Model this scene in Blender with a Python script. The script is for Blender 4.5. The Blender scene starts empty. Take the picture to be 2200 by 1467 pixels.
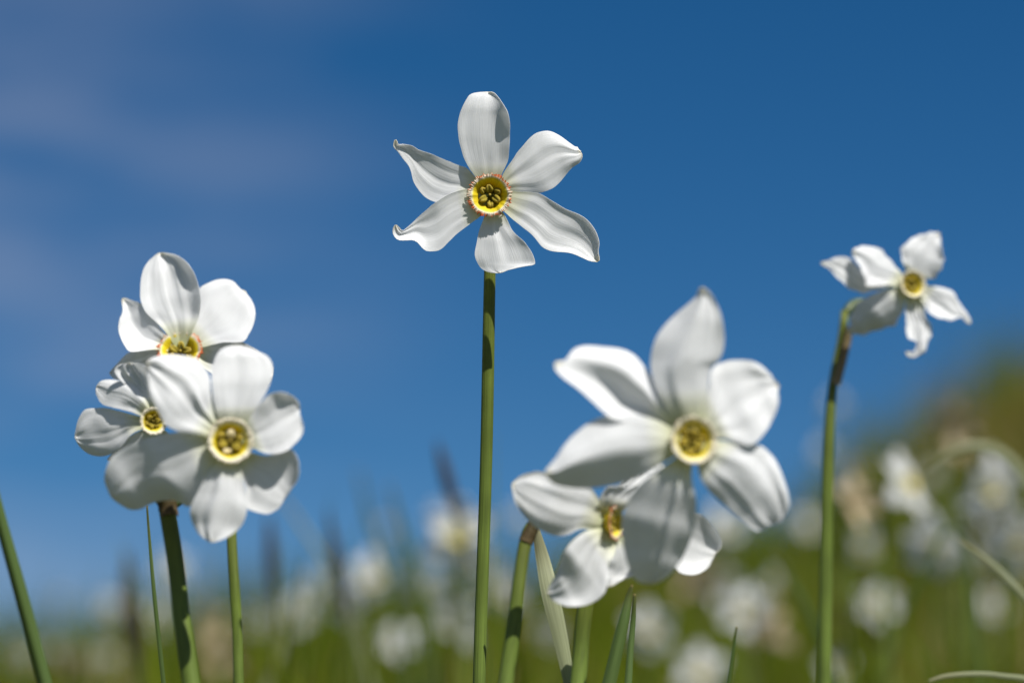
import bpy, math, random
import numpy as np
from mathutils import Vector, Matrix, noise

C = bpy.context.scene
random.seed(7)

# ------------------------------------------------------------------ camera
F = 6111.0                    # focal length in photo pixels (100 mm on 36 mm, 2200 px wide)
PITCH = math.radians(12.0)
CAM = Vector((0, 0, 0.25))
FOCUS = 0.76
cd = bpy.data.cameras.new("camera")
cam = bpy.data.objects.new("camera", cd)
C.collection.objects.link(cam)
cam.location = CAM
cam.rotation_euler = (math.pi / 2 + PITCH, 0, 0)
cd.lens = 100
cd.sensor_width = 36
cd.clip_start = 0.02
cd.clip_end = 2000
cd.dof.use_dof = True
cd.dof.focus_distance = FOCUS
cd.dof.aperture_fstop = 7.3
C.camera = cam
RIGHT = Vector((1, 0, 0))
UP = Vector((0, -math.sin(PITCH), math.cos(PITCH)))
FWD = Vector((0, math.cos(PITCH), math.sin(PITCH)))

# ------------------------------------------------------------------ light
sc_ = (0.36, 0.87, 0.32)
SUN = (RIGHT * sc_[0] + UP * sc_[1] - FWD * sc_[2]).normalized()
w = bpy.data.worlds.new("World")
C.world = w
w.use_nodes = True
nt = w.node_tree
nt.nodes.clear()
def N(nt, t, **k):
    n = nt.nodes.new(t)
    for a, b in k.items():
        setattr(n, a, b)
    return n
sky = N(nt, 'ShaderNodeTexSky', sky_type='NISHITA')
sky.sun_disc = False
sky.sun_elevation = math.asin(SUN.z)
sky.sun_rotation = math.atan2(SUN.x, SUN.y)
sky.altitude = 2200
sky.air_density = 1.0
sky.dust_density = 0.25
sky.ozone_density = 3.0
hsv = N(nt, 'ShaderNodeHueSaturation')
hsv.inputs['Saturation'].default_value = 1.36
hsv.inputs['Value'].default_value = 0.93
tc = N(nt, 'ShaderNodeTexCoord')
mp = N(nt, 'ShaderNodeMapping')
mp.inputs['Rotation'].default_value = (0, math.radians(-22), 0)
mp.inputs['Scale'].default_value = (6.0, 2.0, 24.0)
mp.inputs['Location'].default_value = (0.3, 0.7, 1.35)
cn = N(nt, 'ShaderNodeTexNoise')
cn.inputs['Scale'].default_value = 1.0
cn.inputs['Detail'].default_value = 5.0
cn.inputs['Roughness'].default_value = 0.5
cr = N(nt, 'ShaderNodeMapRange')
cr.inputs['From Min'].default_value = 0.40
cr.inputs['From Max'].default_value = 0.72
# thin cirrus lies over the west (left); whitening behind the camera is added fill light
sx = N(nt, 'ShaderNodeSeparateXYZ')
west = N(nt, 'ShaderNodeMapRange', interpolation_type='SMOOTHSTEP')
west.inputs['From Min'].default_value = 0.02
west.inputs['From Max'].default_value = -0.20
mulc = N(nt, 'ShaderNodeMath', operation='MULTIPLY')
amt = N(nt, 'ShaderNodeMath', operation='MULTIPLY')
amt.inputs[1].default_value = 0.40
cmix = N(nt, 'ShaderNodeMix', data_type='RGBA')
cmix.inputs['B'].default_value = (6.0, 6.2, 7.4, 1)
bg = N(nt, 'ShaderNodeBackground')
bg.inputs['Strength'].default_value = 0.050
wo = N(nt, 'ShaderNodeOutputWorld')
L = nt.links.new
L(sky.outputs[0], hsv.inputs['Color'])
L(tc.outputs['Generated'], mp.inputs['Vector'])
L(mp.outputs[0], cn.inputs['Vector'])
L(cn.outputs[0], cr.inputs['Value'])
L(tc.outputs['Generated'], sx.inputs[0])
L(sx.outputs['X'], west.inputs['Value'])
L(cr.outputs[0], mulc.inputs[0])
L(west.outputs[0], mulc.inputs[1])
behind = N(nt, 'ShaderNodeMapRange', interpolation_type='SMOOTHSTEP')  # unseen white veil, added behind the lens to lift shadows neutrally
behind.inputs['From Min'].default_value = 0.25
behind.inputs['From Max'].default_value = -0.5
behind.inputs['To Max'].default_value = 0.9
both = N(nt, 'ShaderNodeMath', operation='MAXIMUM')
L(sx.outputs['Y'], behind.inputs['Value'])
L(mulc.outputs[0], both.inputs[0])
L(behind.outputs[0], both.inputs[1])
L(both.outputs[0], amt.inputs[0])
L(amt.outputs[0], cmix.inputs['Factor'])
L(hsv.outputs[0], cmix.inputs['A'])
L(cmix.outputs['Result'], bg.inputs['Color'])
L(bg.outputs[0], wo.inputs['Surface'])

sl = bpy.data.lights.new("sun", 'SUN')
sl.energy = 5.0
sl.angle = math.radians(0.53)
sl.color = (1.0, 0.96, 0.90)
so = bpy.data.objects.new("sun", sl)
C.collection.objects.link(so)
so.rotation_euler = SUN.to_track_quat('Z', 'Y').to_euler()
so.location = SUN * 20

C.view_settings.view_transform = 'Standard'
C.view_settings.look = 'None'
C.view_settings.exposure = 0.56
C.view_settings.gamma = 1.0
C.render.engine = 'CYCLES'
C.cycles.use_denoising = True
C.cycles.max_bounces = 10
C.cycles.diffuse_bounces = 6
C.cycles.transmission_bounces = 6
C.cycles.sample_clamp_indirect = 4

# ------------------------------------------------------------------ materials
def new_mat(name):
    m = bpy.data.materials.new(name)
    m.use_nodes = True
    m.node_tree.nodes.clear()
    return m, m.node_tree

def ramp(nt, stops, interp='LINEAR'):
    r = N(nt, 'ShaderNodeValToRGB')
    r.color_ramp.interpolation = interp
    e = r.color_ramp.elements
    while len(e) > 1:
        e.remove(e[-1])
    e[0].position, e[0].color = stops[0][0], (*stops[0][1], 1)
    for p, c in stops[1:]:
        x = e.new(p)
        x.color = (*c, 1)
    return r

def leafy(name, stops, vary=0.5, transl=0.3, rough=0.5, bump=0.3, vscale=(60, 1.5, 1), uv_axis='Y', bump_d=0.0003, spec=0.4, attr=None, mottle=(120, 0.0)):
    """a thin plant tissue: colour ramp along UV, long fine veins, part diffuse, part translucent"""
    m, t = new_mat(name)
    l = t.links.new
    uv = N(t, 'ShaderNodeUVMap')
    sep = N(t, 'ShaderNodeSeparateXYZ')
    l(uv.outputs[0], sep.inputs[0])
    mpn = N(t, 'ShaderNodeMapping')
    mpn.inputs['Scale'].default_value = vscale
    l(uv.outputs[0], mpn.inputs['Vector'])
    vn = N(t, 'ShaderNodeTexNoise')
    vn.inputs['Scale'].default_value = 1.0
    vn.inputs['Detail'].default_value = 4.0
    l(mpn.outputs[0], vn.inputs['Vector'])
    r = ramp(t, stops)
    if attr:
        at = N(t, 'ShaderNodeAttribute', attribute_name=attr)
        l(at.outputs['Fac'], r.inputs[0])
    else:
        l(sep.outputs[uv_axis], r.inputs[0])
    # veins tint the tissue a little
    vr = N(t, 'ShaderNodeMapRange')
    vr.inputs['From Min'].default_value = 0.3
    vr.inputs['From Max'].default_value = 0.7
    vr.inputs['To Min'].default_value = 1.0 - vary
    vr.inputs['To Max'].default_value = 1.0
    l(vn.outputs[0], vr.inputs['Value'])
    mx = N(t, 'ShaderNodeMix', data_type='RGBA', blend_type='MULTIPLY')
    mx.inputs['Factor'].default_value = 1.0
    mo = N(t, 'ShaderNodeTexCoord')
    mn = N(t, 'ShaderNodeTexNoise')
    mn.inputs['Scale'].default_value = mottle[0]
    mn.inputs['Detail'].default_value = 3.0
    l(mo.outputs['Object'], mn.inputs['Vector'])
    mr = N(t, 'ShaderNodeMapRange')
    mr.inputs['From Min'].default_value = 0.32
    mr.inputs['From Max'].default_value = 0.68
    mr.inputs['To Min'].default_value = 1.0 - mottle[1]
    mr.inputs['To Max'].default_value = 1.0
    l(mn.outputs[0], mr.inputs['Value'])
    m2 = N(t, 'ShaderNodeMix', data_type='RGBA', blend_type='MULTIPLY')
    m2.inputs['Factor'].default_value = 1.0
    l(r.outputs[0], m2.inputs['A'])
    l(mr.outputs[0], m2.inputs['B'])
    l(m2.outputs['Result'], mx.inputs['A'])
    l(vr.outputs[0], mx.inputs['B'])
    bp = N(t, 'ShaderNodeBump')
    bp.inputs['Strength'].default_value = bump
    bp.inputs['Distance'].default_value = bump_d
    l(vn.outputs[0], bp.inputs['Height'])
    pr = N(t, 'ShaderNodeBsdfPrincipled')
    pr.inputs['Roughness'].default_value = rough
    pr.inputs['Specular IOR Level'].default_value = spec
    l(mx.outputs['Result'], pr.inputs['Base Color'])
    l(bp.outputs[0], pr.inputs['Normal'])
    tr = N(t, 'ShaderNodeBsdfTranslucent')
    l(mx.outputs['Result'], tr.inputs['Color'])
    l(bp.outputs[0], tr.inputs['Normal'])
    ms = N(t, 'ShaderNodeMixShader')
    ms.inputs[0].default_value = transl
    l(pr.outputs[0], ms.inputs[1])
    l(tr.outputs[0], ms.inputs[2])
    o = N(t, 'ShaderNodeOutputMaterial')
    l(ms.outputs[0], o.inputs['Surface'])
    return m

M_PETAL = leafy('petal_white', [(0.0, (.62, .66, .30)), (0.16, (.80, .81, .66)), (0.30, (.83, .84, .85)), (0.93, (.84, .85, .86)), (1.0, (.84, .81, .70))],
                vary=0.04, transl=0.48, rough=0.5, bump=0.32, vscale=(46, 3.5, 1), bump_d=0.0002, spec=0.3, mottle=(160, 0.04))
M_OLD = leafy('petal_withered', [(0.0, (.42, .30, .13)), (0.5, (.62, .52, .36)), (1.0, (.45, .30, .16))],
              vary=0.35, transl=0.3, rough=0.7, bump=0.6, vscale=(25, 3, 1), bump_d=0.0004)
M_CORONA = leafy('corona_yellow', [(0.0, (.22, .22, .01)), (0.30, (.50, .41, .008)), (0.62, (.72, .55, .010)), (0.84, (.80, .64, .02)), (0.90, (.84, .76, .30)), (0.955, (.84, .82, .72)), (1.0, (.84, .76, .62))],
                 vary=0.10, transl=0.30, rough=0.5, bump=0.7, vscale=(90, 2, 1), bump_d=0.0003)
M_CORONA_CREAM = leafy('corona_cream', [(0.0, (.20, .19, .01)), (0.30, (.46, .38, .008)), (0.56, (.74, .58, .012)), (0.75, (.82, .68, .03)), (0.82, (.84, .78, .44)), (0.88, (.84, .80, .66)), (1.0, (.80, .70, .54))],
                       vary=0.10, transl=0.30, rough=0.5, bump=0.7, vscale=(90, 2, 1), bump_d=0.0003)
M_RIM_RED = leafy('corona_frill_red', [(0.0, (.84, .80, .70)), (0.30, (.82, .60, .42)), (0.50, (.78, .20, .05)), (1.0, (.66, .10, .025))],
                  vary=0.2, transl=0.3, rough=0.5, bump=0.3, vscale=(40, 2, 1))
M_RIM_CREAM = leafy('corona_frill_cream', [(0.0, (.84, .80, .66)), (0.6, (.84, .77, .60)), (1.0, (.74, .50, .30))],
                    vary=0.15, transl=0.3, rough=0.5, bump=0.3, vscale=(40, 2, 1))
M_ANTHER = leafy('anther_ochre', [(0.0, (.22, .17, .010)), (0.6, (.36, .28, .02)), (1.0, (.42, .31, .035))], vary=0.4, transl=0.05, rough=0.8, bump=0.8,
                 vscale=(14, 14, 1), bump_d=0.0003)
M_ANTHER_PALE = leafy('anther_cream', [(0.0, (.45, .36, .10)), (1.0, (.80, .68, .40))], vary=0.3, transl=0.05, rough=0.8, bump=0.8,
                      vscale=(14, 14, 1), bump_d=0.0003)
M_STEM = leafy('stem_green', [(0.0, (.15, .22, .045)), (0.6, (.135, .19, .028)), (1.0, (.14, .17, .022))], vary=0.40, transl=0.08, rough=0.5, bump=0.45,
               vscale=(26, 5, 1), bump_d=0.0003, spec=0.25, mottle=(70, 0.32))
M_SPATHE = leafy('spathe_papery', [(0.0, (.14, .11, .04)), (0.5, (.30, .22, .11)), (1.0, (.42, .33, .20))], vary=0.4, transl=0.35, rough=0.7, bump=0.5, vscale=(20, 3, 1))
M_SPATHE_BROWN_SHADED = leafy('spathe_brown_shaded', [(0.0, (.045, .04, .010)), (0.7, (.075, .05, .016)), (1.0, (.14, .095, .04))], vary=0.4, transl=0.1, rough=0.7, bump=0.5, vscale=(20, 3, 1))  # brown sheath, darkened further: shade beneath the blooms is put into its colour
M_OVARY = leafy('ovary_green', [(0.0, (.05, .08, .02)), (1.0, (.09, .13, .035))], vary=0.2, transl=0.05, rough=0.45, bump=0.2, vscale=(10, 3, 1))
M_LEAF = leafy('leaf_green', [(0.0, (.11, .17, .045)), (0.8, (.10, .165, .04)), (0.98, (.15, .17, .05)), (1.0, (.45, .36, .14))], vary=0.35, transl=0.3, rough=0.45, bump=0.4,
               vscale=(22, 3, 1), bump_d=0.0003)
M_LEAF_PALE_LIT = leafy('leaf_pale_lit', [(0.0, (.40, .46, .24)), (0.8, (.54, .57, .36)), (1.0, (.52, .50, .30))], vary=0.35, transl=0.5, rough=0.5, bump=0.3,
                    vscale=(9, 2, 1), bump_d=0.0003)  # pale tone raised: sun shining through the blade is put into the colour
M_GRASS = leafy('meadow_grass', [(0.0, (.050, .095, .004)), (0.35, (.110, .160, .004)), (0.62, (.165, .185, .008)), (0.80, (.15, .11, .02)), (0.90, (.25, .18, .07)), (1.0, (.34, .26, .13))],
                vary=0.2, transl=0.38, rough=0.75, bump=0.0, attr='tint', vscale=(6, 3, 1), spec=0.12)
M_SPIKE = leafy('sedge_spike', [(0.0, (.035, .022, .016)), (1.0, (.06, .04, .03))], vary=0.5, transl=0.03, rough=0.7, bump=0.8, vscale=(30, 40, 1), bump_d=0.0008)
M_STALK = leafy('sedge_stalk', [(0.0, (.10, .13, .03)), (1.0, (.10, .10, .05))], vary=0.3, transl=0.1, rough=0.5, bump=0.2, vscale=(6, 5, 1))

m, t = new_mat('meadow_soil')
pr = N(t, 'ShaderNodeBsdfPrincipled')
pr.inputs['Roughness'].default_value = 0.95
tco = N(t, 'ShaderNodeTexCoord')
n1 = N(t, 'ShaderNodeTexNoise'); n1.inputs['Scale'].default_value = 3.0; n1.inputs['Detail'].default_value = 8
rr = ramp(t, [(0.30, (.055, .040, .016)), (0.48, (.075, .085, .012)), (0.62, (.11, .115, .02)), (0.78, (.14, .10, .045))])
t.links.new(tco.outputs['Object'], n1.inputs['Vector'])
t.links.new(n1.outputs[0], rr.inputs[0])
t.links.new(rr.outputs[0], pr.inputs['Base Color'])
bpn = N(t, 'ShaderNodeBump'); bpn.inputs['Distance'].default_value = 0.03
n2 = N(t, 'ShaderNodeTexNoise'); n2.inputs['Scale'].default_value = 40.0; n2.inputs['Detail'].default_value = 5
t.links.new(tco.outputs['Object'], n2.inputs['Vector'])
t.links.new(n2.outputs[0], bpn.inputs['Height'])
t.links.new(bpn.outputs[0], pr.inputs['Normal'])
oo = N(t, 'ShaderNodeOutputMaterial')
t.links.new(pr.outputs[0], oo.inputs['Surface'])
M_SOIL = m

# ------------------------------------------------------------------ helpers
def P(px, py, depth):
    """world point that stands DEPTH metres in front of the lens in the direction of photo pixel (px, py)"""
    return CAM + (FWD + RIGHT * ((px - 1100) / F) + UP * ((733.5 - py) / F)) * depth

def obj(name, verts, faces, mat, parent=None, uvs=None, thick=0.0, smooth=True, loc=None):
    me = bpy.data.meshes.new(name)
    off = parent.location if parent is not None else Vector((0, 0, 0))
    if parent is not None and parent.parent is not None:
        off = off + parent.parent.location
    if loc is not None:
        off = loc
    me.from_pydata([tuple(Vector(v) - off) for v in verts], [], faces)
    if uvs is not None:
        ul = me.uv_layers.new(name='UVMap')
        flat = []
        for p in me.polygons:
            for vi in p.vertices:
                flat += uvs[vi]
        ul.data.foreach_set('uv', flat)
    me.materials.append(mat)
    if smooth:
        me.polygons.foreach_set('use_smooth', [True] * len(me.polygons))
    o = bpy.data.objects.new(name, me)
    C.collection.objects.link(o)
    if parent is not None:
        o.parent = parent
    if thick:
        md = o.modifiers.new('thickness', 'SOLIDIFY')
        md.thickness = thick
        md.offset = 0
        es = o.modifiers.new('crisp_rim', 'EDGE_SPLIT')
        es.split_angle = math.radians(55)
    return o

def thing(name, loc, label, cat, group=None):
    o = bpy.data.objects.new(name, None)
    o.empty_display_size = 0.02
    C.collection.objects.link(o)
    o.location = loc
    o['label'] = label
    o['category'] = cat
    if group:
        o['group'] = group
    return o

def cr_spline(pts, n, end=1.0):
    """n points along a Catmull-Rom curve through pts (tuples of floats)"""
    p = np.array(pts, float)
    ext = np.vstack([2 * p[0] - p[1], p, 2 * p[-1] - p[-2]])
    dense = []
    for i in range(len(p) - 1):
        a, b, c, d = ext[i:i + 4]
        for s in np.linspace(0, 1, 16, endpoint=False):
            dense.append(0.5 * (2 * b + (c - a) * s + (2 * a - 5 * b + 4 * c - d) * s * s + (3 * b - a - 3 * c + d) * s ** 3))
    dense.append(p[-1])
    dense = np.array(dense)
    seg = np.linalg.norm(np.diff(dense[:, :2], axis=0), axis=1)
    cum = np.concatenate([[0], np.cumsum(seg)])
    if cum[-1] == 0:
        return np.repeat(dense[:1], n, 0)
    tt = np.linspace(0, cum[-1] * end, n)
    return np.stack([np.interp(tt, cum, dense[:, k]) for k in range(p.shape[1])], 1)

def knots(vals, u):
    k = np.linspace(0, 1, len(vals))
    # smooth interpolation
    i = min(int(u * (len(vals) - 1)), len(vals) - 2)
    f = u * (len(vals) - 1) - i
    f = f * f * (3 - 2 * f) * 0.5 + f * 0.5
    return vals[i] * (1 - f) + vals[i + 1] * f

KX = [-6, -1.08, -.39, 0, .39, .54, .69, .88, 1.08, 1.6, 3, 8]
KH = [0, .0, .12, .17, .23, .28, .36, .52, .62, .80, .95, 1.0]
def sstep(a, b, x):
    s = np.clip((x - a) / (b - a), 0, 1)
    return s * s * (3 - 2 * s)
def terrain(x, y):
    x = np.asarray(x, float); y = np.asarray(y, float)
    z = np.where(y > 0, .03 + .112 * y, .03 + .06 * y)
    z = np.where(y > 7, .03 + .784 - 1.5 * (1 - np.exp(-(y - 7) / 12)), z)
    z = np.where(y < -20, .03 - 1.2, z)
    h = np.interp(x, KX, KH)
    z = z + h * sstep(2.3, 6, y) * (1 - sstep(8, 25, y))
    z = z + 0.012 * np.sin(x * 7.3 + 1.2 * y) * np.cos(y * 5.1) * (np.abs(y - 3) < 8)
    return z
def ground(x, y):
    return float(terrain(x, y))

def tube(pts, radii, sides=12, flat=1.0, keel=0.0):
    """tube along world points; returns verts, faces, uvs (u round, v along)"""
    V, U, Fc = [], [], []
    n = len(pts)
    ref = FWD
    for i in range(n):
        a = pts[max(i - 1, 0)]; b = pts[min(i + 1, n - 1)]
        tdir = (b - a).normalized()
        e1 = tdir.cross(ref)
        if e1.length < 0.05:
            e1 = tdir.cross(UP)
        e1.normalize()
        e2 = e1.cross(tdir).normalized()
        for k in range(sides):
            an = 2 * math.pi * k / sides
            V.append(pts[i] + (e1 * math.cos(an) + e2 * math.sin(an) * flat) * (radii[i] * (1 + keel * (abs(math.cos(an + .5)) ** 8 - .3 * abs(math.cos(an * 3 + .4))))))
            U.append((abs(k / sides * 2 - 1), i / (n - 1)))
    for i in range(n - 1):
        for k in range(sides):
            k2 = (k + 1) % sides
            Fc.append((i * sides + k, i * sides + k2, (i + 1) * sides + k2, (i + 1) * sides + k))
    Fc.append(tuple(range(sides))[::-1])
    Fc.append(tuple((n - 1) * sides + k for k in range(sides)))
    return V, Fc, U

def path3(pix, n=26):
    """pix: (px, py, width_px, depth) from top to bottom -> world points and radii"""
    s = cr_spline(pix, n)
    return [P(a[0], a[1], a[3]) for a in s], [a[2] * a[3] / F / 2 for a in s]

def to_ground(pts, radii, grow=1.05, n=8):
    """carry a path on from its lower end down into the soil"""
    a, b = pts[-4], pts[-1]
    d = (b - a)
    d = Vector((d.x * 0.7, d.y * 0.5, d.z)).normalized()
    if d.z > -0.3:
        d = Vector((d.x, d.y, -0.6)).normalized()
    p = b.copy(); out = []
    L_ = max((p.z - ground(p.x, p.y)) / -d.z, 0.01)
    for i in range(1, n + 1):
        q = b + d * (L_ * i / n)
        out.append(q)
    z = ground(out[-1].x, out[-1].y)
    out[-1].z = z - 0.004
    return pts + out, radii + [radii[-1] * (1 + (grow - 1) * i / n) for i in range(1, n + 1)]

# ------------------------------------------------------------------ flowers traced from life
def petal_mesh(fl, A, B, prof, Lh=None, Rh=None, base_h=0, seed=0, rip=2.2, nu=44, nv=21, pw=2.0, tiltk=1.0, wave=0, ridge=None, rag=1.0):
    rag = fl.get('rag', rag)
    """one petal: two edges (photo zoom pixels) from base to tip, heights (px, towards the viewer) along it.
    prof: midline heights; Lh, Rh: extra height of edge A and edge B along the petal"""
    ox, oy, s = fl['z']
    cx, cy = fl['c']
    D = fl['D']
    ta, tb = fl['tilt']
    ea = cr_spline(A, nu, .987); eb = cr_spline(B, nu, .987)
    V, U, Fc = [], [], []
    Lh = Lh or [0, 5, 8, 6, 0]
    Rh = Rh or [0, 5, 8, 6, 0]
    rs = Vector((seed * 3.71, seed * 1.37, 0))
    for i in range(nu):
        u = i / (nu - 1)
        for j in range(nv):
            v = -1 + 2 * j / (nv - 1)
            f = (v + 1) / 2
            zx = ea[i][0] * (1 - f) + eb[i][0] * f
            zy = ea[i][1] * (1 - f) + eb[i][1] * f
            w_ = abs(v) ** 3 * rag * min(1, u * 2.5)
            sg = 1 if v > 0 else -1
            px = ox + zx / s + w_ * 1.6 * noise.noise(Vector((u * 9, sg * 3.1, seed * 1.7)))
            py = oy + zy / s + w_ * 1.6 * noise.noise(Vector((u * 9 + 40, sg * 2.3, seed * 2.9)))
            side = Lh if v < 0 else Rh
            h = base_h + knots(prof, u) + knots(side, u) * abs(v) ** pw
            # pleats that run along the petal, a dimple or two
            q = noise.noise(rs + Vector((v * 2.6, u * 1.1, seed)))
            q2 = noise.noise(rs + Vector((v * 7.0, u * 1.5, seed + 9)))
            q3 = noise.noise(rs + Vector((v * 1.4, u * 5.0, seed + 5)))
            env = min(1, u * 3.0) 
            h += rip * env * (q * 1.7 + q2 * 0.8 + q3 * (0.6 + 1.6 * abs(v)))
            # midrib crease
            h -= rip * 0.9 * math.exp(-(v / 0.09) ** 2) * env * (1 - u)
            h += wave * math.sin(math.pi * min(1, u * 1.15)) * -math.sin(math.pi * 1.25 * v)
            if ridge:
                h += ridge[1] * env * math.exp(-((v - ridge[0]) / ridge[2]) ** 2)
            h += (ta * (px - ox - cx / s) + tb * (py - oy - cy / s)) * tiltk
            V.append(P(px, py, D - h * D / F))
            U.append((f, u))
    for i in range(nu - 1):
        for j in range(nv - 1):
            a = i * nv + j
            Fc.append((a, a + nv, a + nv + 1, a + 1))
    return V, Fc, U

def corona(fl, root, R, tilt=None, frill='red', seed=1, deep=1.0, teeth=84, pale=False):
    """shallow cup with a frilled rim, six anthers and a stigma. R in photo px"""
    ox, oy, s = fl['z']
    D = fl['D']
    a, b = tilt or fl['tilt']
    k = D / F
    c0 = P(ox + fl['c'][0] / s, oy + fl['c'][1] / s, D - 4 * k)
    # flower frame in world space (screen-down is -UP, towards the viewer is -FWD)
    n = (RIGHT * (-a) + UP * b - FWD).normalized()
    e1 = (RIGHT - n * RIGHT.dot(n)).normalized()
    e2 = n.cross(e1).normalized()
    rng = random.Random(seed)
    def pt(r, an, z):
        return c0 + (e1 * math.cos(an) + e2 * math.sin(an)) * (r * R * k) + n * (z * R * k)
    prof = [(0.02, -.36), (.14, -.38), (.34, -.36), (.52, -.26), (.62, -.10), (.70, .02), (.78, .11), (.86, .18), (.94, .22)]
    nn = 120
    V, U, Fc = [], [], []
    ph = [rng.uniform(0, 6.28) for _ in range(4)]
    def ruffle(an):
        return (math.sin(an * 6 + ph[0]) * .5 + math.sin(an * 11 + ph[1]) * .4 + math.sin(an * 17 + ph[2]) * .3)
    for i, (r, z) in enumerate(prof):
        for kk in range(nn + 1):
            an = 2 * math.pi * kk / nn
            amp = max(0, (r - .4)) * 0.085
            V.append(pt(r * (1 + amp * 0.5 * math.sin(an * 5 + ph[3])), an, z * deep + amp * ruffle(an)))
            U.append((kk / nn, r))
    for i in range(len(prof) - 1):
        for kk in range(nn):
            q = i * (nn + 1) + kk
            Fc.append((q, q + 1, q + nn + 2, q + nn + 1))
    co = obj('corona', V, Fc, M_CORONA if frill == 'red' else M_CORONA_CREAM, root, U, thick=0.00025)
    # frill: many narrow uneven teeth
    V, U, Fc = [], [], []
    for kk in range(teeth):
        an = 2 * math.pi * (kk + rng.uniform(-.3, .3)) / teeth
        wd = 2 * math.pi / teeth * rng.uniform(.45, .85)
        ln = rng.uniform(.07, .20) if frill == 'red' else rng.uniform(.03, .10)
        zl = rng.uniform(-.06, .04)
        z0 = .22 * deep + .045 * ruffle(an)
        hue = min(1, max(.22, .62 + .45 * math.sin(an * 3 + ph[0]) * math.sin(an * 5 + ph[1]) + rng.uniform(-.25, .3)))
        base = len(V)
        rows = [(.90, z0 - .02, .62, 0), (.955, z0 + .01, .6, .3), (.955 + ln * .6, z0 + zl * .6, .5, .65), (.955 + ln, z0 + zl, .22, 1)]
        lean = rng.uniform(-.3, .3) * wd
        for (r, z, ww, uu) in rows:
            for q in (-1, 0, 1):
                V.append(pt(r, an + q * wd * ww + lean * uu, z + (0.02 if q == 0 else 0)))
                U.append((.5 + q * .5, uu * hue))
        for i in range(3):
            for q in range(2):
                x = base + i * 3 + q
                Fc.append((x, x + 1, x + 4, x + 3))
    obj('frill', V, Fc, M_RIM_RED if frill == 'red' else M_RIM_CREAM, co, U, thick=0.0002, loc=root.location)
    # anthers: grooved pods on short filaments
    for q in range(6):
        an = math.pi / 6 + q * math.pi / 3 + rng.uniform(-.18, .18) + seed
        rr = .40 + (0.02 if q % 2 else -.07) + rng.uniform(-.03, .03)
        zc = (-.14 if q % 2 else -.06)
        ctr = pt(rr, an, zc)
        rad = (e1 * math.cos(an) + e2 * math.sin(an))
        tang = n.cross(rad).normalized()
        axis = (n * 0.6 + rad * (rng.uniform(.3, .5) if q % 2 else rng.uniform(.6, .95)) + tang * rng.uniform(-.35, .35)).normalized()
        tang = (tang - axis * tang.dot(axis)).normalized()
        sidev = axis.cross(tang).normalized()
        V, U, Fc = [], [], []
        nr, ns = 9, 16
        ln, wd = .25 * R * k, .225 * R * k
        for i in range(nr):
            f = i / (nr - 1)
            rad_ = wd * (math.sin(math.pi * (0.06 + 0.88 * f)) ** 0.6)
            for kk in range(ns):
                th = 2 * math.pi * kk / ns
                g = 1 - 0.42 * math.exp(-((math.sin(th / 2 - math.pi / 4)) / 0.22) ** 2) - 0.20 * math.cos(2 * th) ** 2 + .10 * noise.noise(Vector((th * 1.3, f * 3, q + seed)))
                V.append(ctr + axis * (ln * (2 * f - 1)) + (tang * math.cos(th) + sidev * math.sin(th)) * rad_ * g)
                U.append((kk / ns, f))
        for i in range(nr - 1):
            for kk in range(ns):
                k2 = (kk + 1) % ns
                Fc.append((i * ns + kk, i * ns + k2, (i + 1) * ns + k2, (i + 1) * ns + kk))
        Fc.append(tuple(range(ns))[::-1]); Fc.append(tuple((nr - 1) * ns + kk for kk in range(ns)))
        obj('anther', V, Fc, M_ANTHER_PALE if pale and q in pale else M_ANTHER, co, U, loc=root.location)
    v, f, u = tube([pt(0, 0, -.45), pt(0, 0, -.2), pt(.02, 1, 0.0), pt(.02, 1, .10)], [.05 * R * k, .045 * R * k, .045 * R * k, .075 * R * k], 8)
    obj('stigma', v, f, M_ANTHER, co, u, loc=root.location)
    return c0, n, k

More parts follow.
